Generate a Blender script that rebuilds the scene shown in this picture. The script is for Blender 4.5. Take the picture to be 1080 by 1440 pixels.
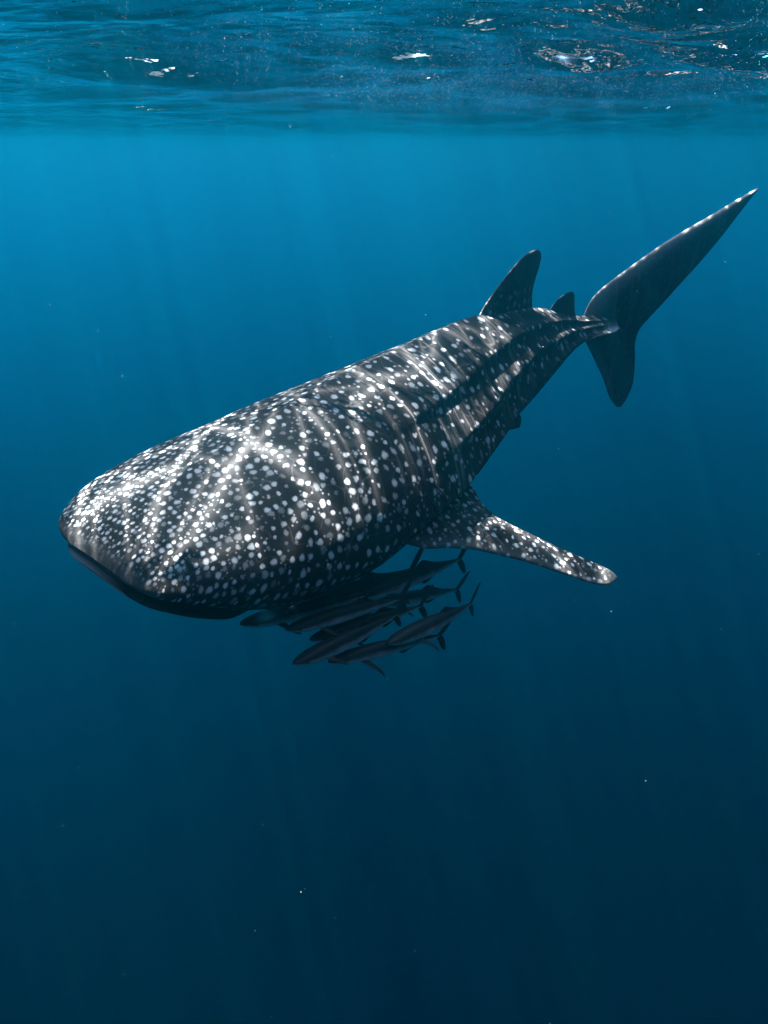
import bpy, math, random
import numpy as np
from mathutils import Vector, Matrix

for o in list(bpy.data.objects):
    bpy.data.objects.remove(o, do_unlink=True)
scene = bpy.context.scene
COL = scene.collection
RNG = np.random.default_rng(7)

# ------------------------------------------------------------------ camera
# photograph: 1080 x 1440 px, focal length 960 px (24 mm upright), horizon row 212
FPX, HORIZON = 960.0, 212.0
PITCH = math.atan((720 - HORIZON) / FPX)
CAM = np.array([0.0, 0.0, -0.52])            # the sea's mean level is z = 0
cam_data = bpy.data.cameras.new('camera')
cam_data.sensor_fit = 'VERTICAL'
cam_data.sensor_height = 36.0
cam_data.lens = 24.0
cam_data.clip_start = 0.02
cam_data.clip_end = 2000
cam = bpy.data.objects.new('camera', cam_data)
cam.location = CAM
cam.rotation_euler = (math.pi / 2 - PITCH, 0, 0)
COL.objects.link(cam)
scene.camera = cam

# ------------------------------------------------------------------ sky, sun, exposure
SUN_AZ, SUN_EL = math.radians(-26), math.radians(58)   # azimuth from +Y (ahead), to the left
world = bpy.data.worlds.new('World')
scene.world = world
world.use_nodes = True
wn = world.node_tree
wn.nodes.clear()
w_out = wn.nodes.new('ShaderNodeOutputWorld')
w_bg = wn.nodes.new('ShaderNodeBackground')
w_sky = wn.nodes.new('ShaderNodeTexSky')
w_sky.sky_type = 'NISHITA'
w_sky.sun_disc = False
w_sky.sun_elevation = SUN_EL
w_sky.sun_rotation = SUN_AZ
w_bg.inputs['Strength'].default_value = 0.06
wn.links.new(w_sky.outputs[0], w_bg.inputs['Color'])
wn.links.new(w_bg.outputs[0], w_out.inputs['Surface'])

sun_data = bpy.data.lights.new('sun', 'SUN')
sun_data.energy = 5.0
sun_data.angle = math.radians(0.35)
sun_data.color = (1.0, 0.975, 0.94)
sun = bpy.data.objects.new('sun', sun_data)
to_sun = Vector((math.sin(SUN_AZ) * math.cos(SUN_EL), math.cos(SUN_AZ) * math.cos(SUN_EL), math.sin(SUN_EL)))
sun.rotation_euler = to_sun.to_track_quat('Z', 'Y').to_euler()
sun.location = (0, 0, 30)
COL.objects.link(sun)

vs = scene.view_settings
vs.view_transform = 'Standard'
vs.look = 'None'
vs.exposure = 1.8
vs.gamma = 1.0
vs.use_curve_mapping = False

cy = scene.cycles
cy.max_bounces = 6
cy.volume_bounces = 2
cy.diffuse_bounces = 2
cy.glossy_bounces = 3
cy.transparent_max_bounces = 12
cy.use_denoising = True
cy.sample_clamp_indirect = 4.0

# ------------------------------------------------------------------ small helpers
def tag(o, label=None, cat=None, group=None, kind=None):
    if label: o['label'] = label
    if cat: o['category'] = cat
    if group: o['group'] = group
    if kind: o['kind'] = kind
    return o

def empty(name, loc):
    o = bpy.data.objects.new(name, None)
    o.location = loc
    o.empty_display_size = 0.2
    COL.objects.link(o)
    return o

def mesh_object(name, verts, faces, mat, parent=None, attrs=None, smooth=True, mat_idx=None, mats=None):
    """verts (n,3) array, faces list of index arrays (m,3|4)"""
    me = bpy.data.meshes.new(name)
    verts = np.asarray(verts, dtype=np.float32)
    fl = [np.asarray(f, dtype=np.int32) for f in faces if len(f)]
    loops = np.concatenate([f.ravel() for f in fl])
    sizes = np.concatenate([np.full(len(f), f.shape[1], dtype=np.int32) for f in fl])
    starts = np.concatenate([[0], np.cumsum(sizes)[:-1]]).astype(np.int32)
    me.vertices.add(len(verts)); me.vertices.foreach_set('co', verts.ravel())
    me.loops.add(len(loops)); me.loops.foreach_set('vertex_index', loops)
    me.polygons.add(len(sizes)); me.polygons.foreach_set('loop_start', starts)
    me.update(calc_edges=True)
    me.validate()
    for k, a in (attrs or {}).items():
        a = np.asarray(a, dtype=np.float32)
        if a.ndim == 2:
            at = me.attributes.new(k, 'FLOAT_VECTOR', 'POINT'); at.data.foreach_set('vector', a.ravel())
        else:
            at = me.attributes.new(k, 'FLOAT', 'POINT'); at.data.foreach_set('value', a)
    if smooth:
        me.polygons.foreach_set('use_smooth', np.ones(len(me.polygons), dtype=bool))
    me.materials.append(mat)
    o = bpy.data.objects.new(name, me)
    COL.objects.link(o)
    if parent is not None:
        o.parent = parent
    return o

class Build:
    """collects grids into one mesh with point attributes"""
    def __init__(self, keys=()):
        self.v, self.q, self.t, self.n = [], [], [], 0
        self.a = {k: [] for k in keys}
    def add(self, verts, quads=None, tris=None, **attrs):
        verts = np.asarray(verts, dtype=float).reshape(-1, 3)
        if quads is not None: self.q.append(np.asarray(quads) + self.n)
        if tris is not None: self.t.append(np.asarray(tris) + self.n)
        self.v.append(verts); m = len(verts); self.n += m
        for k in self.a:
            x = attrs[k]
            self.a[k].append(np.broadcast_to(np.asarray(x, dtype=float), (m, 3) if k == 'skin_uv' else (m,)).copy())
    def data(self):
        faces = []
        if self.q: faces.append(np.concatenate(self.q))
        if self.t: faces.append(np.concatenate(self.t))
        return np.concatenate(self.v), faces, {k: np.concatenate(x) for k, x in self.a.items()}

def grid_quads(r, c, wrap=False):
    i = np.arange(r - 1)[:, None]; j = np.arange(c if wrap else c - 1)[None, :]
    j2 = (j + 1) % c
    return np.stack([i * c + j, (i + 1) * c + j, (i + 1) * c + j2, i * c + j2], -1).reshape(-1, 4)

def pchip(x, y, q):
    x = np.asarray(x, float); y = np.asarray(y, float)
    h = np.diff(x); dl = np.diff(y) / h
    m = np.zeros_like(y)
    for k in range(1, len(x) - 1):
        if dl[k - 1] * dl[k] > 0:
            w1, w2 = 2 * h[k] + h[k - 1], h[k] + 2 * h[k - 1]
            m[k] = (w1 + w2) / (w1 / dl[k - 1] + w2 / dl[k])
    m[0], m[-1] = dl[0], dl[-1]
    q = np.clip(q, x[0], x[-1])
    k = np.clip(np.searchsorted(x, q) - 1, 0, len(x) - 2)
    t = (q - x[k]) / h[k]
    return ((1 + 2 * t) * (1 - t) ** 2 * y[k] + t * (1 - t) ** 2 * h[k] * m[k]
            + t * t * (3 - 2 * t) * y[k + 1] + t * t * (t - 1) * h[k] * m[k + 1])

def catmull(pts, n):
    pts = np.asarray(pts, float)
    k = len(pts); x = np.arange(k)
    q = np.linspace(0, k - 1, n)
    out = np.empty((n, pts.shape[1]))
    i = np.clip(q.astype(int), 0, k - 2); t = (q - i)[:, None]
    p0 = pts[np.maximum(i - 1, 0)]; p1 = pts[i]; p2 = pts[i + 1]; p3 = pts[np.minimum(i + 2, k - 1)]
    return 0.5 * (2 * p1 + (p2 - p0) * t + (2 * p0 - 5 * p1 + 4 * p2 - p3) * t ** 2 + (3 * p1 - p0 - 3 * p2 + p3) * t ** 3)

def sstep(a, b, x):
    t = np.clip((x - a) / (b - a), 0, 1)
    return t * t * (3 - 2 * t)

def ray(x, y):
    rx, ry = (x - 540) / FPX, -(y - 720) / FPX
    return np.array([rx, math.cos(PITCH) + ry * math.sin(PITCH), -math.sin(PITCH) + ry * math.cos(PITCH)])

def at(x, y, t):
    return CAM + t * ray(x, y)

# ------------------------------------------------------------------ node helpers
class NT:
    def __init__(self, name):
        self.m = bpy.data.materials.new(name); self.m.use_nodes = True
        self.t = self.m.node_tree; self.t.nodes.clear()
        self.out = self.t.nodes.new('ShaderNodeOutputMaterial')
    def n(self, kind, **kw):
        nd = self.t.nodes.new('ShaderNode' + kind)
        for k, v in kw.items():
            setattr(nd, k, v)
        return nd
    def l(self, a, b):
        self.t.links.new(a, b)
    def put(self, sock, v):
        if isinstance(v, bpy.types.NodeSocket): self.l(v, sock)
        else: sock.default_value = v
    def math(self, op, a, b=None, c=None, clamp=False):
        nd = self.n('Math', operation=op, use_clamp=clamp)
        self.put(nd.inputs[0], a)
        if b is not None: self.put(nd.inputs[1], b)
        if c is not None: self.put(nd.inputs[2], c)
        return nd.outputs[0]
    def mapr(self, v, a, b, c, d, smooth=True):
        nd = self.n('MapRange', interpolation_type='SMOOTHSTEP' if smooth else 'LINEAR')
        for s, x in zip(nd.inputs[:5], (v, a, b, c, d)): self.put(s, x)
        return nd.outputs[0]
    def mix(self, f, a, b):
        nd = self.n('Mix', data_type='RGBA')
        self.put(nd.inputs[0], f); self.put(nd.inputs[6], a); self.put(nd.inputs[7], b)
        return nd.outputs[2]
    def attr(self, name, out='Fac'):
        nd = self.n('Attribute', attribute_name=name)
        return nd.outputs[out]
    def noise(self, vec, scale, detail=2.0, rough=0.5, out='Fac', dist=0.0):
        nd = self.n('TexNoise')
        if vec is not None: self.l(vec, nd.inputs['Vector'])
        nd.inputs['Scale'].default_value = scale; nd.inputs['Detail'].default_value = detail
        nd.inputs['Roughness'].default_value = rough; nd.inputs['Distortion'].default_value = dist
        return nd.outputs[out]
    def vmath(self, op, a, b=None):
        nd = self.n('VectorMath', operation=op)
        self.put(nd.inputs[0], a)
        if b is not None:
            if op == 'SCALE': self.put(nd.inputs['Scale'], b)
            else: self.put(nd.inputs[1], b)
        return nd.outputs[0]
    def mapping(self, vec, scale=(1, 1, 1), rot=(0, 0, 0), loc=(0, 0, 0)):
        nd = self.n('Mapping')
        self.l(vec, nd.inputs[0])
        nd.inputs['Location'].default_value = loc; nd.inputs['Rotation'].default_value = rot; nd.inputs['Scale'].default_value = scale
        return nd.outputs[0]

def grey(v, tint=(1, 1, 1)):
    return (v * tint[0], v * tint[1], v * tint[2], 1)

# ------------------------------------------------------------------ materials
def mat_skin():
    t = NT('spotted_skin')
    uv = t.attr('skin_uv', 'Vector')
    rad = t.attr('spot_radius')
    belly = t.attr('belly')
    plain = t.attr('plain')
    pale = t.attr('pale')
    wob = t.noise(uv, 0.9, 2.0, 0.5, 'Color')
    wv = t.vmath('ADD', uv, t.vmath('SCALE', t.vmath('SUBTRACT', wob, (0.5, 0.5, 0.5)), 0.55))
    # round spots, one for each cell, some cells left empty, sizes uneven
    vor = t.n('TexVoronoi', feature='F1', voronoi_dimensions='2D')
    t.l(wv, vor.inputs['Vector']); vor.inputs['Scale'].default_value = 1.0; vor.inputs['Randomness'].default_value = 0.62
    sep = t.n('SeparateColor'); t.l(vor.outputs['Color'], sep.inputs[0])
    size = t.math('MULTIPLY', rad, t.mapr(sep.outputs[0], 0, 1, 0.62, 1.3, False))
    wob2 = t.noise(uv, 3.5, 1.0, 0.5)
    dist = t.math('ADD', vor.outputs['Distance'], t.math('MULTIPLY', t.math('SUBTRACT', wob2, 0.5), 0.16))
    spot = t.math('SUBTRACT', 1.0, t.mapr(t.math('DIVIDE', dist, size), 0.50, 1.32, 0, 1))
    spot = t.math('MULTIPLY', spot, t.mapr(sep.outputs[1], 0.0, 0.75, 0.22, 1.0))
    # smaller flecks between the big spots
    vor2 = t.n('TexVoronoi', feature='F1', voronoi_dimensions='2D')
    t.l(uv, vor2.inputs['Vector']); vor2.inputs['Scale'].default_value = 2.1; vor2.inputs['Randomness'].default_value = 0.9
    sep2 = t.n('SeparateColor'); t.l(vor2.outputs['Color'], sep2.inputs[0])
    fleck = t.math('SUBTRACT', 1.0, t.mapr(vor2.outputs['Distance'], 0.12, 0.30, 0, 1))
    fleck = t.math('MULTIPLY', fleck, t.mapr(sep2.outputs[0], 0.70, 0.8, 0.0, 0.4))
    spot = t.math('MAXIMUM', spot, fleck)
    # pale cross streaks of the back: skin pattern with fine ripple light painted in
    st_uv = t.mapping(uv, (2.3, 0.16, 1))
    streak = t.noise(st_uv, 1.0, 3.0, 0.6, dist=0.4)
    streak = t.mapr(streak, 0.52, 0.74, 0, 1)
    streak = t.math('MULTIPLY', streak, t.attr('streak'))
    # ring and worm marks on the head
    ring = t.noise(uv, 0.35, 1.0, 0.4)
    ring = t.math('SUBTRACT', 1.0, t.mapr(t.math('ABSOLUTE', t.math('SUBTRACT', ring, 0.5)), 0.0, 0.012, 0, 1))
    ring = t.math('MULTIPLY', ring, 0.25)
    mottle = t.noise(uv, 0.6, 4.0, 0.65)
    fine = t.noise(uv, 9.0, 3.0, 0.7)
    base = t.mix(t.math('MULTIPLY', mottle, t.mapr(fine, 0.3, 0.7, 0.7, 1.15, False)), grey(0.004, (1, .98, 1.0)), grey(0.022, (1.04, .98, .98)))
    base = t.mix(t.math('MULTIPLY', t.math('MAXIMUM', streak, ring), 0.55), base, grey(0.20, (1, .98, .96)))
    keep = t.math('SUBTRACT', 1.0, plain)
    sp = t.math('MULTIPLY', spot, keep)
    col = t.mix(sp, base, grey(0.37, (.93, 1.0, 1.04)))
    col = t.mix(t.math('MULTIPLY', pale, t.mapr(fine, 0.25, 0.75, 0.45, 1.0)), col, grey(0.42, (1, 1.0, .96)))
    edge = t.mapr(t.math('ADD', belly, t.math('MULTIPLY', t.math('SUBTRACT', mottle, 0.5), 0.5)), 0.25, 0.75, 0, 1)
    col = t.mix(edge, col, t.mix(fine, grey(0.68, (.96, 1, 1)), grey(0.8, (.96, 1, 1))))
    dark = t.attr('dark')
    col = t.mix(dark, col, grey(0.008))
    p = t.n('BsdfPrincipled')
    t.l(col, p.inputs['Base Color'])
    p.inputs['Roughness'].default_value = 0.5
    p.inputs['IOR'].default_value = 1.12
    b = t.n('Bump'); b.inputs['Strength'].default_value = 0.35; b.inputs['Distance'].default_value = 0.006
    t.l(t.math('ADD', fine, t.math('MULTIPLY', mottle, 1.5)), b.inputs['Height'])
    t.l(b.outputs[0], p.inputs['Normal'])
    t.l(p.outputs[0], t.out.inputs['Surface'])
    return t.m

def mat_simple(name, col, rough=0.5, ior=1.3, var=0.0):
    t = NT(name)
    p = t.n('BsdfPrincipled')
    if var:
        tc = t.n('TexCoord')
        nz = t.noise(tc.outputs['Object'], 20, 3, .6)
        t.l(t.mix(nz, tuple(c * (1 - var) for c in col[:3]) + (1,), tuple(c * (1 + var) for c in col[:3]) + (1,)), p.inputs['Base Color'])
    else:
        p.inputs['Base Color'].default_value = col
    p.inputs['Roughness'].default_value = rough
    p.inputs['IOR'].default_value = ior
    t.l(p.outputs[0], t.out.inputs['Surface'])
    return t.m

def mat_fish():
    t = NT('fish_skin')
    tc = t.n('TexCoord')
    belly = t.attr('belly'); pale = t.attr('pale')
    nz = t.noise(tc.outputs['Object'], 14, 4, .6)
    fine = t.noise(t.mapping(tc.outputs['Object'], (30, 90, 90)), 1.0, 2, .6)
    back = t.mix(nz, grey(0.006, (1, 1, 1)), grey(0.022, (1, 1.0, .95)))
    back = t.mix(t.math('MULTIPLY', fine, .3), back, grey(.07))
    e = t.mapr(t.math('ADD', belly, t.math('MULTIPLY', t.math('SUBTRACT', nz, .5), .5)), .08, 1.0, 0, 1)
    col = t.mix(e, back, t.mix(nz, grey(.5), grey(.72)))
    col = t.mix(t.math('MULTIPLY', pale, t.mapr(nz, .3, .7, .5, 1)), col, grey(.75, (.95, 1, .88)))
    p = t.n('BsdfPrincipled')
    t.l(col, p.inputs['Base Color'])
    p.inputs['Roughness'].default_value = .4; p.inputs['IOR'].default_value = 1.25
    t.l(p.outputs[0], t.out.inputs['Surface'])
    return t.m

def mat_water_surface():
    t = NT('rippled_sea_surface')
    geo = t.n('NewGeometry')
    pos = geo.outputs['Position']
    # fine wind ripples on top of the modelled waves
    r1 = t.noise(t.mapping(pos, (1.0, 1.7, 1.0), (0, 0, 0.25), (.37, .21, 0)), 2.2, 2.0, 0.6)
    r2 = t.noise(t.mapping(pos, (1.0, 1.5, 1.0), (0, 0, -0.3), (.83, .4, 0)), 9.0, 2.0, 0.55)
    hgt = t.math('ADD', r1, t.math('MULTIPLY', r2, .2))
    b = t.n('Bump'); b.inputs['Strength'].default_value = 1.0; b.inputs['Distance'].default_value = 0.06
    t.l(hgt, b.inputs['Height'])
    # caustic net painted into the sheet's transparent colour, standing in for wave-focused sunlight
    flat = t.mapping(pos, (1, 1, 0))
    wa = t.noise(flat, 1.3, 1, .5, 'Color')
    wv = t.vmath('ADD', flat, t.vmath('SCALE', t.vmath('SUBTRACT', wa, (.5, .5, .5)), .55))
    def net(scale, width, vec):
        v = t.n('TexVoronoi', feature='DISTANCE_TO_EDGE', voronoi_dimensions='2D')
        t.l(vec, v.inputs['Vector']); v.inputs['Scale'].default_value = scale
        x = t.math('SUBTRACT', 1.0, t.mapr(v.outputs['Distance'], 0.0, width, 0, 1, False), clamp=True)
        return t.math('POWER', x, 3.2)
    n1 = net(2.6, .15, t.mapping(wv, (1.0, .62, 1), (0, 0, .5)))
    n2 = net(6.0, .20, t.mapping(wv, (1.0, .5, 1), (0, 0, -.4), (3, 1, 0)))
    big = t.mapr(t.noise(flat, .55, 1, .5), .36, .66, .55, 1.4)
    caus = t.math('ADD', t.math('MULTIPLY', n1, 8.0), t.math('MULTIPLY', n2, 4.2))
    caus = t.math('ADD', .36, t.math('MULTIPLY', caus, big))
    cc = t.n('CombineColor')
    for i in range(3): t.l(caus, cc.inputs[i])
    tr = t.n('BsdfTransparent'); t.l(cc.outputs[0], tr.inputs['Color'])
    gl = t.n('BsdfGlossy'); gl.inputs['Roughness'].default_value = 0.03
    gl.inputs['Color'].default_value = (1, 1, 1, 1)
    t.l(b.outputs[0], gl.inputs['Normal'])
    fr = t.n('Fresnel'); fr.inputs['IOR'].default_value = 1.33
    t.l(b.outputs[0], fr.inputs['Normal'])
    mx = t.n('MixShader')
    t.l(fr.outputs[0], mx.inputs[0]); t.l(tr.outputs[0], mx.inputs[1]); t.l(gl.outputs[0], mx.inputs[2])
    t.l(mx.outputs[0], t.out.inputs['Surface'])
    return t.m

def mat_sea_volume():
    t = NT('sea_water_body')
    v = t.n('VolumePrincipled')
    v.inputs['Color'].default_value = (0.003, 0.44, 0.64, 1)
    v.inputs['Density'].default_value = 0.052
    v.inputs['Density Attribute'].default_value = ''
    v.inputs['Anisotropy'].default_value = 0.93
    v.inputs['Absorption Color'].default_value = (0.0, 0.0, 0.05, 1)
    t.l(v.outputs[0], t.out.inputs['Volume'])
    return t.m

SKIN = mat_skin()
FISH = mat_fish()
EYE = mat_simple('eye_black', (0.006, 0.006, 0.007, 1), .15, 1.4)
SLIT = mat_simple('gill_dark', (0.006, 0.006, 0.007, 1), .8)
FOAM = mat_simple('bubble_silver', (.26, .36, .46, 1), .5, 1.2)
SPECK = mat_simple('speck_pale', (.6, .62, .6, 1), .8)

# ------------------------------------------------------------------ sea surface
def waves(x, y):
    z = np.zeros_like(x)
    r = np.random.default_rng(11)
    chop = 1 + 1.7 * np.exp(-((x - 1.95) / 1.1) ** 2 - ((y - 4.9) / 1.0) ** 2)    # a gust ruffling the water
    for wl, amp, cnt in ((8.0, .034, 3), (3.2, .026, 5), (1.5, .019, 7), (.75, .0085, 9), (.38, .0034, 10)):
        for _ in range(cnt):
            th = math.pi / 2 + r.normal(0, .42) + .12
            k = 2 * math.pi / (wl * r.uniform(.7, 1.35))
            ph = r.uniform(0, 6.283)
            a = amp * r.uniform(.5, 1.2)
            u = k * (x * math.cos(th) + y * math.sin(th)) + ph
            z += (chop if wl < 1 else 1) * a * (np.cos(u) + .22 * np.cos(2 * u))
    return z

def axis(lo, hi, fine_lo, fine_hi, step, grow=1.18):
    a = list(np.arange(fine_lo, fine_hi + 1e-6, step))
    s = step
    while a[-1] < hi: s *= grow; a.append(a[-1] + s)
    s = step; b = []
    x = fine_lo
    while x > lo: s *= grow; x -= s; b.append(x)
    return np.array(b[::-1] + a)

def build_surface():
    xs = axis(-95, 95, -11, 11, .075)
    ys = axis(-65, 125, 1.0, 24, .075)
    X, Y = np.meshgrid(xs, ys)
    far = 1 - .8 * sstep(26, 60, np.hypot(X, Y))
    Z = waves(X, Y) * far
    v = np.stack([X, Y, Z], -1).reshape(-1, 3)
    q = grid_quads(len(ys), len(xs))[:, ::-1]
    o = mesh_object('water_surface', v, [q], mat_water_surface())
    return tag(o, 'rippled underside of the sea surface above the shark', kind='structure')
build_surface()

def build_water():
    x0, x1, y0, y1, z0, z1 = -90, 90, -60, 120, -75, 0.55
    v = [(x, y, z) for z in (z0, z1) for y in (y0, y1) for x in (x0, x1)]
    f = [(0, 2, 3, 1), (4, 5, 7, 6), (0, 1, 5, 4), (2, 6, 7, 3), (0, 4, 6, 2), (1, 3, 7, 5)]
    o = mesh_object('haze', v, [np.array(f)], mat_sea_volume(), smooth=False)
    return tag(o, 'clear blue sea water dimming into the distance', kind='stuff')
build_water()

# ------------------------------------------------------------------ whale shark
# local frame: s backwards from the snout, l to the animal's left, z up
VP = ray(1365, HORIZON)
D = VP / np.linalg.norm(VP)
LEFT = np.array([D[1], -D[0], 0.0])
UP = np.array([0, 0, 1.0])
NOSE = CAM + 2.4542 * ray(141, 785)

ST = [-.012, .0, .02, .06, .14, .30, .60, 1.0, 1.5, 2.0, 2.5, 3.0, 3.5, 3.75, 4.0, 4.2, 4.42, 4.62]
ST_W = [.17, .245, .305, .36, .425, .51, .59, .62, .59, .50, .38, .285, .215, .175, .145, .13, .12, .085]
ST_T = [-.008, .010, .030, .056, .096, .152, .234, .302, .354, .386, .412, .388, .312, .255, .185, .145, .12, .10]
ST_C = [-.020, -.020, -.022, -.028, -.04, -.065, -.11, -.15, -.15, -.12, -.07, -.02, .02, .03, .035, .035, .03, .03]
ST_B = [-.030, -.042, -.056, -.078, -.13, -.24, -.40, -.49, -.48, -.41, -.33, -.29, -.165, -.10, -.055, -.04, -.035, -.02]
TAIL_BEND = math.radians(30)

# spine in the (s, l) plane: straight, then swinging to the left before the tail fin
_sd = np.linspace(-.1, 7, 1400)
_ang = TAIL_BEND * sstep(3.9, 4.9, _sd)
_step = np.diff(_sd, prepend=_sd[0])
_ss = -.1 + np.cumsum(np.cos(_ang) * _step); _sl = np.cumsum(np.sin(_ang) * _step)
def spine(s):
    a = np.interp(s, _sd, _ang)
    return np.interp(s, _sd, _ss), np.interp(s, _sd, _sl), a

def to_world(s, l, z):
    roll = math.radians(6.5) * (1 - sstep(.3, 1.5, s))      # the head is tipped a little to its left
    l, z = l * np.cos(roll) + z * np.sin(roll), z * np.cos(roll) - l * np.sin(roll)
    cs, cl, a = spine(s)
    ds = -np.sin(a) * l; dl = np.cos(a) * l
    return NOSE + (cs + ds)[..., None] * D + (cl + dl)[..., None] * LEFT + z[..., None] * UP

S0, KLOG = .62, 28.0
def spot_uv(s, arc):
    r = np.hypot(s + S0, arc); ph = np.arctan2(arc, s + S0)
    return np.stack([KLOG * np.log(np.maximum(r, .05)), KLOG * ph, np.zeros_like(r)], -1)

KEYS = ('skin_uv', 'spot_radius', 'belly', 'plain', 'pale', 'streak', 'dark')

def ring_shape(s, th):
    w = pchip(ST, ST_W, s)[:, None]; zt = pchip(ST, ST_T, s)[:, None]
    zc = pchip(ST, ST_C, s)[:, None]; zb = pchip(ST, ST_B, s)[:, None]
    sn, cs = np.sin(th)[None], np.cos(th)[None]
    head = (1 - sstep(.6, 2.0, s))[:, None]
    e1 = 1.0 - .10 * head
    e2 = (.86 + .55 * sstep(.15, .9, s) + .35 * sstep(.9, 1.6, s) - .45 * sstep(2.0, 3.0, s))[:, None]
    S = np.sign(sn) * np.abs(sn) ** e1
    C = np.abs(cs) ** e2
    l = w * S
    z = np.where(cs > 0, zc + (zt - zc) * C, zc - (zc - zb) * C)
    # ridges: one down the back, three along each flank
    ss = s[:, None]
    amp_d = .026 * sstep(.05, .5, ss) * (1 - .2 * sstep(3, 4.5, ss))
    arc = np.abs(np.where(cs > 0, l, 9))
    z = z + amp_d * (np.exp(-arc / .07) - .5)
    for th0, amp, s_in in ((.62, .020, 1.0), (1.00, .026, 1.25), (1.42, .026, 1.7)):
        wd = .055
        dth = np.abs(np.where(th > math.pi, 2 * math.pi - th, th))[None] - th0
        g = np.where(dth < 0, np.exp(-(dth / .13) ** 2), np.exp(-(dth / .05) ** 2))
        a = amp * sstep(s_in, s_in + .7, ss) * (1 - sstep(3.9, 4.7, ss)) * g
        l = l + a * np.sign(sn) * np.sin(th0); z = z + a * np.cos(th0)
    # keel on the tail stalk
    dth = np.abs(np.where(th > math.pi, 2 * math.pi - th, th))[None] - 1.62
    a = .05 * sstep(3.7, 4.3, ss) * (1 - .6 * sstep(4.5, 4.62, ss)) * np.exp(-(dth / .16) ** 2)
    l = l + a * np.sign(sn)
    return l, z

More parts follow.
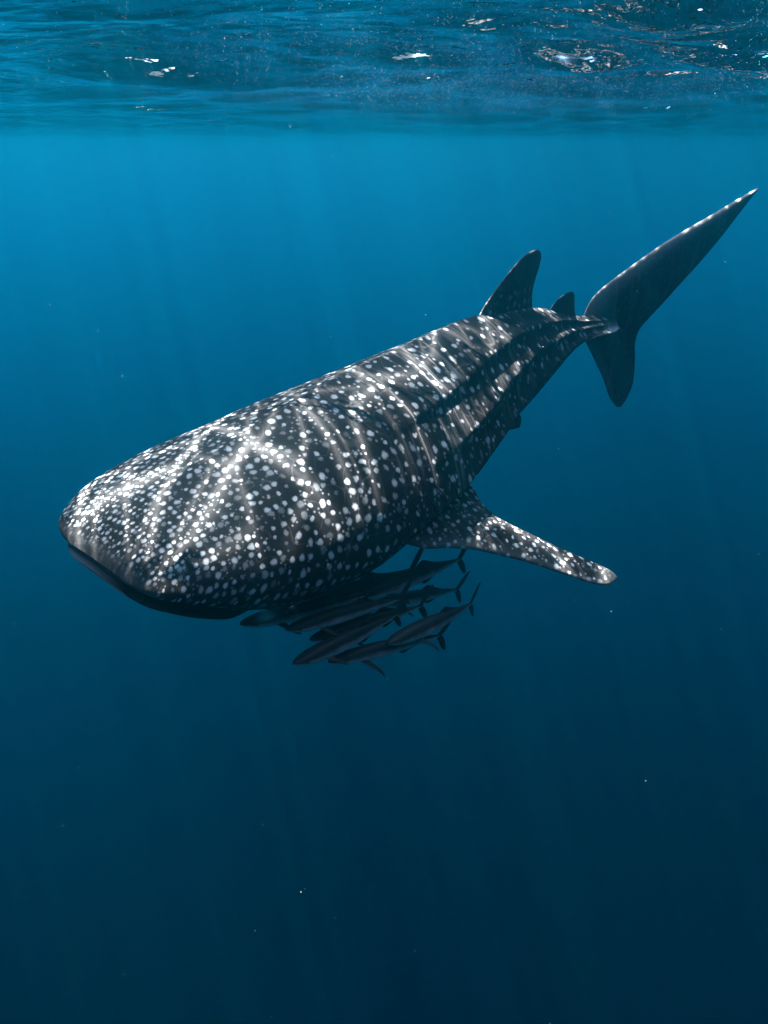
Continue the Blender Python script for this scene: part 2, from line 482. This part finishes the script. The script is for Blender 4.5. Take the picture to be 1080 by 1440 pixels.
def build_shark():
    root = empty('whale_shark', Vector(NOSE + 2.4 * D))
    B = Build(KEYS)
    # body
    s = np.concatenate([[-.012, -.006], np.linspace(0, .3, 60), np.linspace(.3, 4.62, 430)[1:]])
    M = 260
    th = np.linspace(0, 2 * math.pi, M, endpoint=False)
    th = th - .62 * np.sin(th)            # closer together along the back
    l, z = ring_shape(s, th)
    sg = np.broadcast_to(s[:, None], l.shape)
    P = to_world(sg, l, z)
    dl = np.hypot(np.diff(l, axis=1, append=l[:, :1]), np.diff(z, axis=1, append=z[:, :1]))
    arc = np.concatenate([np.zeros((len(s), 1)), np.cumsum(dl, 1)[:, :-1]], 1)
    per = dl.sum(1)[:, None]
    arc = np.where(arc > per / 2, arc - per, arc)
    uv = spot_uv(sg, arc)
    zc = pchip(ST, ST_C, s)[:, None]; zb = pchip(ST, ST_B, s)[:, None]
    depth = (zc - z) / np.maximum(zc - zb, .02)
    belly = sstep(.30, .86, depth) * sstep(.12, .5, sg)
    belly = np.maximum(belly, .0)
    rad = .285 - .095 * sstep(.2, 1.4, sg) - .045 * sstep(1.2, 2.6, sg)
    lip = (1 - sstep(.006, .045, sg)) * 1.0
    plain = np.clip(lip * .85, 0, 1)
    pale = .10 * lip
    streak = sstep(.8, 1.6, sg)
    dark = np.zeros_like(sg)
    keel_tip = sstep(4.36, 4.48, sg) * (1 - sstep(4.90, 4.95, sg)) * np.exp(-((np.where(th > math.pi, 2 * math.pi - th, th)[None] - 1.55) / .42) ** 2)  # pale keel end: light skin with its sunlight painted in
    pale = np.maximum(pale, keel_tip)
    n, m = l.shape
    q = grid_quads(n, m, True)
    B.add(P, q, skin_uv=uv.reshape(-1, 3), spot_radius=rad.ravel(), belly=belly.ravel(), plain=plain.ravel(),
          pale=pale.ravel(), streak=streak.ravel(), dark=dark.ravel())
    for i, flip in ((0, True), (n - 1, False)):
        c = P[i].mean(0)
        j = np.arange(m)
        tri = np.stack([np.full(m, m), j, (j + 1) % m], -1)
        if not flip: tri = tri[:, ::-1]
        B.add(np.vstack([P[i], c]), None, tri, skin_uv=uv[i].mean(0), spot_radius=.3, belly=0, plain=1, pale=.1, streak=0, dark=0)
    # lower jaw: a broad shallow scoop hanging open under the upper lip
    js = np.concatenate([np.linspace(0, .06, 14), np.linspace(.06, .36, 36)[1:]])
    jw = pchip([0, .02, .06, .14, .24, .36], [.16, .235, .305, .385, .43, .42], js)
    jt = pchip([0, .06, .2, .36], [-.070, -.076, -.11, -.15], js)
    jb = pchip([0, .02, .06, .14, .24, .36], [-.082, -.100, -.116, -.150, -.19, -.21], js)
    jm = 120
    jth = np.linspace(0, 2 * math.pi, jm, endpoint=False)
    sn, cs = np.sin(jth)[None], np.cos(jth)[None]
    jl = jw[:, None] * np.sign(sn) * np.abs(sn) ** .85
    mid = .5 * (jt + jb)[:, None]; hh = .5 * (jt - jb)[:, None]
    jz = mid + hh * np.sign(cs) * np.abs(cs) ** .8
    jz = jz - .02 * (jl / .5) ** 2
    jsg = np.broadcast_to(js[:, None], jl.shape)
    fwd = -.012 * (1 - sstep(.05, .3, jsg))          # the lower lip stands a little ahead of the upper one
    JP = to_world(jsg + fwd, jl, jz)
    rim = (1 - sstep(.012, .05, jsg)) * np.clip(cs * 1.5 + .5, 0, 1) * sstep(.15, -.12, jl)
    rim = np.maximum(rim, .0)
    inside = np.broadcast_to(np.clip(cs * 3, 0, 1), jl.shape) * sstep(.02, .05, jsg)
    jbelly = np.broadcast_to(np.clip(-cs * 1.4, 0, 1), jl.shape) * sstep(.05, .3, jsg)
    B.add(JP, grid_quads(len(js), jm, True), skin_uv=spot_uv(jsg, jl).reshape(-1, 3), spot_radius=.3, belly=jbelly.ravel(),
          plain=1, pale=rim.ravel(), streak=0, dark=inside.ravel())
    j = np.arange(jm)
    B.add(np.vstack([JP[0], JP[0].mean(0)]), None, np.stack([np.full(jm, jm), j, (j + 1) % jm], -1),
          skin_uv=(0, 0, 0), spot_radius=.3, belly=0, plain=1, pale=.5, streak=0, dark=.0)

    # fins, each a tapered aerofoil between a front and a back edge
    def plane_pts(px, org, u, v):
        n_ = np.cross(u, v); out = []
        for x, y in px:
            r = ray(x, y); t = ((org - CAM) @ n_) / (r @ n_)
            q_ = CAM + t * r - org
            out.append((q_ @ u, q_ @ v))
        return np.array(out)
    def fin(front, back, org, u, v, thick, tip_thick, flare, mirror=False, ns=90, nc=36, spots=0.0, uvk=14.0, pale_lead=0.0, under=0.0, pale_all=0.0, twist=0.0, curl=0.0, rad=.26, spot_end=.9, both=False, lead_w=.10):
        F = catmull(plane_pts(front, org, u, v), ns); G = catmull(plane_pts(back, org, u, v), ns)
        tt = np.linspace(0, 1, ns)
        nrm = np.cross(u, v); nrm /= np.linalg.norm(nrm)
        if nrm @ UP < 0: nrm = -nrm
        c = np.linspace(0, 1, nc); c = .5 - .5 * np.cos(c * math.pi)
        prof = 2.6 * (np.sqrt(c) * .55 * (1 - c) + .32 * c * (1 - c)) ; prof = prof / prof.max()
        if both:   # tail: tips at both ends
            th_ = thick * (tip_thick + (1 - tip_thick) * np.sin(tt * math.pi) ** .8)
        else:
            th_ = thick * (1 - (1 - tip_thick) * tt) + flare * np.exp(-tt / .07)
            th_ = th_ * np.clip((1 - tt) / .05, .12, 1) ** .5
        ring_c = np.concatenate([c, c[-2:0:-1]]); ring_h = np.concatenate([prof, -prof[-2:0:-1]])
        A = F[:, None, :] * (1 - ring_c)[None, :, None] + G[:, None, :] * ring_c[None, :, None]
        H = th_[:, None] * .5 * ring_h[None]
        Wd = org + A[..., :1] * u + A[..., 1:] * v + (H + curl * (tt ** 2)[:, None])[..., None] * nrm
        if mirror:
            rel = Wd - NOSE
            Wd = Wd - 2 * (rel @ LEFT)[..., None] * LEFT
        k = Wd.shape[1]
        uvv = np.stack([A[..., 0] * uvk + 40, A[..., 1] * uvk + 7, np.zeros(A.shape[:2])], -1)
        lead = np.exp(-(ring_c / lead_w) ** 2)[None] * np.ones((ns, 1))
        low = (ring_h < -1e-6)[None] * np.ones((ns, 1)) * under
        tts = tt[:, None] * np.ones((1, k))
        pl = np.clip(1 - spots * (1 - sstep(spot_end - .2, spot_end, tts)), 0, 1)
        pa = np.clip(pale_lead * lead + pale_all * sstep(.75, 1, tts), 0, 1)
        qd = grid_quads(ns, k, True)
        if mirror: qd = qd[:, ::-1]
        B.add(Wd, qd, skin_uv=uvv.reshape(-1, 3), spot_radius=rad, belly=low.ravel(), plain=pl.ravel(), pale=pa.ravel(),
              streak=.5, dark=0)
        for i in (0, ns - 1):
            jj = np.arange(k)
            tri = np.stack([np.full(k, k), jj, (jj + 1) % k], -1)
            B.add(np.vstack([Wd[i], Wd[i].mean(0)]), None, tri, skin_uv=(0, 0, 0), spot_radius=.2, belly=0, plain=1, pale=pale_all * i / ns, streak=0, dark=0)

    # first and second dorsal fin
    fin([(668, 456), (681, 431), (697, 408), (712, 388), (727, 370), (738, 359), (748, 353), (754, 351)],
        [(757, 466), (749, 433), (749, 410), (753, 392), (758, 376), (761, 362), (760, 354), (757, 352)],
        NOSE, D, UP, .060, .35, .05, spots=.45, spot_end=.42, uvk=13, rad=.2)
    fin([(766, 450), (777, 430), (788, 418), (797, 412), (803, 410)],
        [(818, 466), (809, 441), (808, 425), (808, 415), (806, 411)],
        NOSE + LEFT * .01, D, UP, .035, .4, .03, spots=.6, spot_end=.35, uvk=16, rad=.2)
    # pectoral fins
    a = math.radians(28)
    span = LEFT * math.cos(a) - UP * math.sin(a)
    org = NOSE + 1.6 * D + .5 * LEFT - .25 * UP
    pf = [(566, 762), (600, 771), (632, 770), (665, 773), (700, 780), (750, 793), (800, 810), (835, 821), (855, 823), (866, 817)]
    pb = [(606, 690), (640, 679), (663, 684), (677, 706), (700, 727), (745, 750), (800, 776), (840, 793), (860, 803), (868, 811)]
    for mir in (False, True):
        fin(pf, pb, org, D, span, .085, .22, .05, mirror=mir, spots=1.0, spot_end=.95, uvk=19, pale_lead=.22, under=1.0, pale_all=.35, curl=0, rad=.215)
    # pelvic fins
    a = math.radians(40)
    span = LEFT * math.cos(a) - UP * math.sin(a)
    org = NOSE + 2.7 * D + .25 * LEFT - .30 * UP
    for mir in (False, True):
        fin([(668, 578), (688, 598), (706, 604), (720, 604)], [(720, 572), (731, 583), (733, 592), (731, 601)],
            org, D, span, .03, .4, .02, mirror=mir, under=.8, spots=.3, ns=40)
    # tail fin, in the plane of the swung tail stalk
    e_s, e_l, _ = spine(np.array(4.66))
    org = NOSE + float(e_s) * D + float(e_l) * LEFT + .03 * UP
    bdir = D * math.cos(TAIL_BEND) + LEFT * math.sin(TAIL_BEND)
    fin([(867, 572), (857, 558), (848, 532), (834, 502), (823, 478), (819, 455), (828, 428), (845, 407), (880, 380), (925, 348), (965, 323), (1010, 297), (1040, 279), (1065, 265)],
        [(874, 571), (882, 559), (890, 538), (893, 505), (893, 484), (899, 464), (912, 448), (930, 429), (955, 401), (985, 368), (1012, 336), (1036, 305), (1053, 283), (1066, 267)],
        org, bdir, UP, .11, .25, 0, spots=.12, spot_end=2, uvk=11, pale_lead=.45, lead_w=.17, both=True, ns=160, rad=.14)  # pale leading edge paints in the sunlit rim of the tail
    v, f, at_ = B.data()
    base = np.array(root.location)
    mesh_object('body', v - base, f, SKIN, root, at_)

    # eyes behind the corners of the mouth
    for sg_ in (1, -1):
        e = to_world(np.array([.40]), np.array([sg_ * .565]), np.array([-.155]))[0] - base
        ball = sphere_mesh(.021, 16, 10)
        mesh_object('eye', ball[0] * np.array([1, 1, 1]) + e, [ball[1], ball[2]], EYE, root)
    # five gill slits on each side, above the pectoral fin
    for sg_ in (1, -1):
        for k in range(5):
            s0 = 1.02 + .105 * k
            tq = np.linspace(0, 1, 24)
            th_ = 1.12 + .62 * tq
            sq = s0 + .05 * np.sin(tq * math.pi)
            pts = []
            for a_, b_ in zip(sq, th_):
                l_, z_ = ring_shape(np.array([a_]), np.array([b_]))
                pts.append(to_world(np.array([a_]), l_[0] * sg_, z_[0])[0])
            pts = np.array(pts) - base
            r_ = .006 * np.sin(np.clip(tq, .02, .98) * math.pi) ** .6
            tube = tube_mesh(pts, r_, 8)
            mesh_object('gill_slit', tube[0], [tube[1]], SLIT, root)
    tag(root, 'huge white spotted dark whale shark swimming below the surface', 'whale shark')
    return root

def sphere_mesh(r, nu, nv):
    v = [(0, 0, r)]
    for i in range(1, nv):
        p = math.pi * i / nv
        for j in range(nu):
            q = 2 * math.pi * j / nu
            v.append((r * math.sin(p) * math.cos(q), r * math.sin(p) * math.sin(q), r * math.cos(p)))
    v.append((0, 0, -r))
    t, qd = [], []
    for j in range(nu):
        t.append((0, 1 + j, 1 + (j + 1) % nu))
        b = 1 + (nv - 2) * nu
        t.append((len(v) - 1, b + (j + 1) % nu, b + j))
    for i in range(nv - 2):
        for j in range(nu):
            a = 1 + i * nu
            qd.append((a + j, a + nu + j, a + nu + (j + 1) % nu, a + (j + 1) % nu))
    return np.array(v), np.array(qd), np.array(t)

def tube_mesh(pts, rad, k):
    tan = np.gradient(pts, axis=0); tan /= np.linalg.norm(tan, axis=1)[:, None]
    ref = np.array([.3, .2, .9])
    a = np.cross(tan, ref); a /= np.linalg.norm(a, axis=1)[:, None]
    b = np.cross(tan, a)
    q = np.linspace(0, 2 * math.pi, k, endpoint=False)
    v = pts[:, None] + rad[:, None, None] * (np.cos(q)[None, :, None] * a[:, None] + np.sin(q)[None, :, None] * b[:, None])
    return v.reshape(-1, 3), grid_quads(len(pts), k, True)

build_shark()

# ------------------------------------------------------------------ the fish travelling under the shark
def build_fish(label, p0, p1, fat=1.0, bend=0.0, roll=0.0, head_patch=0.0, pec=1.0, group='slender dark fish travelling under the shark'):
    """p0 snout and p1 tail fork as (pixel x, pixel y, distance)"""
    A, Z = at(*p0), at(*p1)
    L = np.linalg.norm(Z - A); ax = (Z - A) / L
    up = UP - (UP @ ax) * ax; up /= np.linalg.norm(up)
    side = np.cross(up, ax)
    up, side = up * math.cos(roll) + side * math.sin(roll), side * math.cos(roll) - up * math.sin(roll)
    org = A + ax * L * .4
    def W(x, y, z):   # x 0..1 from snout to fork, y side, z up, in body lengths
        y = y + bend * ((x - .35) ** 2) * np.where(x > .35, 1, .4)
        return (A - org) + (x * L)[..., None] * ax + (y * L)[..., None] * side + (z * L)[..., None] * up
    B = Build(('belly', 'pale'))
    X = [0, .012, .04, .09, .16, .26, .38, .52, .66, .78, .87, .93, .97]
    HT = [.004, .014, .026, .041, .055, .066, .071, .066, .052, .036, .022, .016, .016]
    HB = [.006, .013, .022, .034, .046, .056, .060, .055, .043, .029, .018, .015, .015]
    HW = [.008, .022, .036, .048, .055, .058, .057, .049, .036, .023, .012, .006, .003]
    x = np.linspace(0, .97, 80); m = 32
    th = np.linspace(0, 2 * math.pi, m, endpoint=False)
    t_, b_, w_ = (pchip(X, c, x)[:, None] * fat for c in (HT, HB, HW))
    y = w_ * np.sign(np.sin(th)) * np.abs(np.sin(th)) ** .9
    z = np.where(np.cos(th) > 0, t_, b_) * np.cos(th)
    xs = np.broadcast_to(x[:, None], y.shape)
    rel = -np.cos(th)[None] * np.ones_like(xs)
    # dark back, paler line on the flank, dark band, pale belly
    bel = .85 * sstep(-.55, .55, rel) + .25 * np.exp(-((rel + .28) / .13) ** 2) * sstep(.12, .3, xs)
    pal = head_patch * np.exp(-((xs - .16) / .055) ** 2) * sstep(-.1, -.7, rel)
    P = W(xs, y, z)
    B.add(P, grid_quads(len(x), m, True), belly=bel.ravel(), pale=pal.ravel())
    for i in (0, len(x) - 1):
        j = np.arange(m)
        B.add(np.vstack([P[i], P[i].mean(0)]), None, np.stack([np.full(m, m), j, (j + 1) % m], -1), belly=.2, pale=0)
    def blade(front, back, thick, ns=26, nc=9):
        F, G = catmull(front, ns), catmull(back, ns)
        c = np.linspace(0, 1, nc)
        pr = np.sin(c * math.pi) ** .7
        rc = np.concatenate([c, c[-2:0:-1]]); rh = np.concatenate([pr, -pr[-2:0:-1]])
        Q = F[:, None] * (1 - rc)[None, :, None] + G[:, None] * rc[None, :, None]
        n_ = np.cross(F[ns // 2] - F[0] + 1e-6, G[ns // 2] - F[ns // 2]); n_ /= np.linalg.norm(n_) + 1e-9
        tp = np.linspace(1, .35, ns)
        Q = Q + (rh[None] * thick * tp[:, None])[..., None] * n_
        k = Q.shape[1]
        PW = W(Q[..., 0], Q[..., 1], Q[..., 2])
        B.add(PW, grid_quads(ns, k, True), belly=.1, pale=0)
        for i in (0, ns - 1):
            j = np.arange(k)
            B.add(np.vstack([PW[i], PW[i].mean(0)]), None, np.stack([np.full(k, k), j, (j + 1) % k], -1), belly=.1, pale=0)
    # forked tail
    blade([(.925, 0, .006), (.95, 0, .045), (.98, 0, .095), (1.015, 0, .138), (1.045, 0, .158)],
          [(.975, 0, -.002), (1.005, 0, .034), (1.030, 0, .078), (1.052, 0, .13), (1.06, 0, .158)], .004)
    blade([(.925, 0, -.006), (.95, 0, -.042), (.98, 0, -.085), (1.01, 0, -.122), (1.03, 0, -.136)],
          [(.975, 0, .002), (1.005, 0, -.032), (1.028, 0, -.07), (1.044, 0, -.112), (1.048, 0, -.136)], .004)
    # second dorsal and anal fin: low and long
    f = fat
    blade([(.50, 0, .055 * f), (.54, 0, .088 * f), (.57, 0, .106 * f)], [(.86, 0, .018 * f), (.70, 0, .060 * f), (.60, 0, .102 * f)], .004)
    blade([(.56, 0, -.046 * f), (.60, 0, -.074 * f), (.62, 0, -.086 * f)], [(.84, 0, -.016 * f), (.72, 0, -.046 * f), (.65, 0, -.084 * f)], .004)
    # pectoral fins, swept back
    for s_ in (1, -1):
        blade([(.22, s_ * .045 * f, -.018), (.27, s_ * .085 * f, -.045), (.33, s_ * .115 * f * pec, -.075), (.375, s_ * .13 * f * pec, -.092 * pec)],
              [(.29, s_ * .045 * f, -.022), (.32, s_ * .075 * f, -.045), (.36, s_ * .105 * f * pec, -.074), (.385, s_ * .125 * f * pec, -.092 * pec)], .004)
    v, fc, at_ = B.data()
    root = empty('slender_fish', Vector(org))
    mesh_object('body', v, fc, FISH, root, at_)
    for s_ in (1, -1):
        e = W(np.array([.085]), np.array([s_ * .0445 * fat]), np.array([.006]))[0]
        b = sphere_mesh(.0105 * L, 12, 8)
        mesh_object('eye', b[0] + e, [b[1], b[2]], EYE, root)
    tag(root, label, 'fish', group)
    return root

build_fish('pale bellied fish hugging the shark belly just under the pectoral fin', (494, 842, 3.15), (655, 786, 3.6), 1.0, bend=.05)
build_fish('long fish tucked against the shark belly behind the pale headed fish', (396, 868, 2.95), (590, 800, 3.4), 1.0, bend=.06)
build_fish('fish with a pale patch on its head leading the school', (338, 878, 2.78), (520, 838, 3.15), 1.0, head_patch=1.0, bend=.05)
build_fish('blackest fish with tall raised tail fork in the middle of the school', (402, 886, 2.70), (568, 840, 3.05), .95, bend=-.02, pec=1.2)
build_fish('fish with a pale chin half hidden between two dark fish', (436, 900, 2.85), (600, 852, 3.2), .95, bend=.05)
build_fish('stout dark fish nosing down lowest in front of the school', (413, 934, 2.66), (566, 866, 3.02), 1.05, bend=.10)
build_fish('low trailing fish with drooping pectoral fin under the stout one', (462, 931, 2.80), (625, 892, 3.2), .85, pec=1.3)
build_fish('fish at the tail end with upright forked tail and clear flank', (546, 905, 2.90), (672, 850, 3.35), .98, bend=.10, pec=1.25)
build_fish('faint hazy fish farthest back behind the forked tails', (520, 852, 3.50), (648, 828, 3.95), .9)

# ------------------------------------------------------------------ bubbles and drifting specks
OCT_V = np.array([(1, 0, 0), (-1, 0, 0), (0, 1, 0), (0, -1, 0), (0, 0, 1), (0, 0, -1)], float)
OCT_F = np.array([(0, 2, 4), (2, 1, 4), (1, 3, 4), (3, 0, 4), (2, 0, 5), (1, 2, 5), (3, 1, 5), (0, 3, 5)])
def scatter(name, pts, rad, mat, label):
    n = len(pts)
    v = pts[:, None, :] + OCT_V[None] * rad[:, None, None]
    f = (OCT_F[None] + 6 * np.arange(n)[:, None, None]).reshape(-1, 3)
    o = mesh_object(name, v.reshape(-1, 3), [f], mat)
    return tag(o, label, kind='stuff')

def build_specks():
    n = 900
    t = 1.7 + 7 * RNG.random(n) ** .7
    x = RNG.uniform(-60, 1140, n); y = RNG.uniform(215, 1500, n)
    P = np.array([at(a, b, c) for a, b, c in zip(x, y, t)])
    r = RNG.uniform(.0006, .0017, n) * (1 + (RNG.random(n) > .96) * .8)
    return scatter('drifting_specks', P, r, SPECK, 'tiny pale specks drifting in the open water')
build_specks()

def build_bubbles():
    n = 22000
    y0 = RNG.normal(6.2, 1.9, n); x0 = RNG.normal(.75, 1.35, n)
    dep = np.abs(RNG.exponential(.07, n)) + .015
    P = np.stack([x0, y0, -dep], -1)
    k = (y0 > 3.2)
    P = P[k]; P[:, 2] += waves(P[:, 0], P[:, 1])
    r = RNG.uniform(.0006, .0017, len(P))
    return scatter('bubble_cloud', P, r, FOAM, 'cloud of fine bubbles stirred under the surface')
build_bubbles()
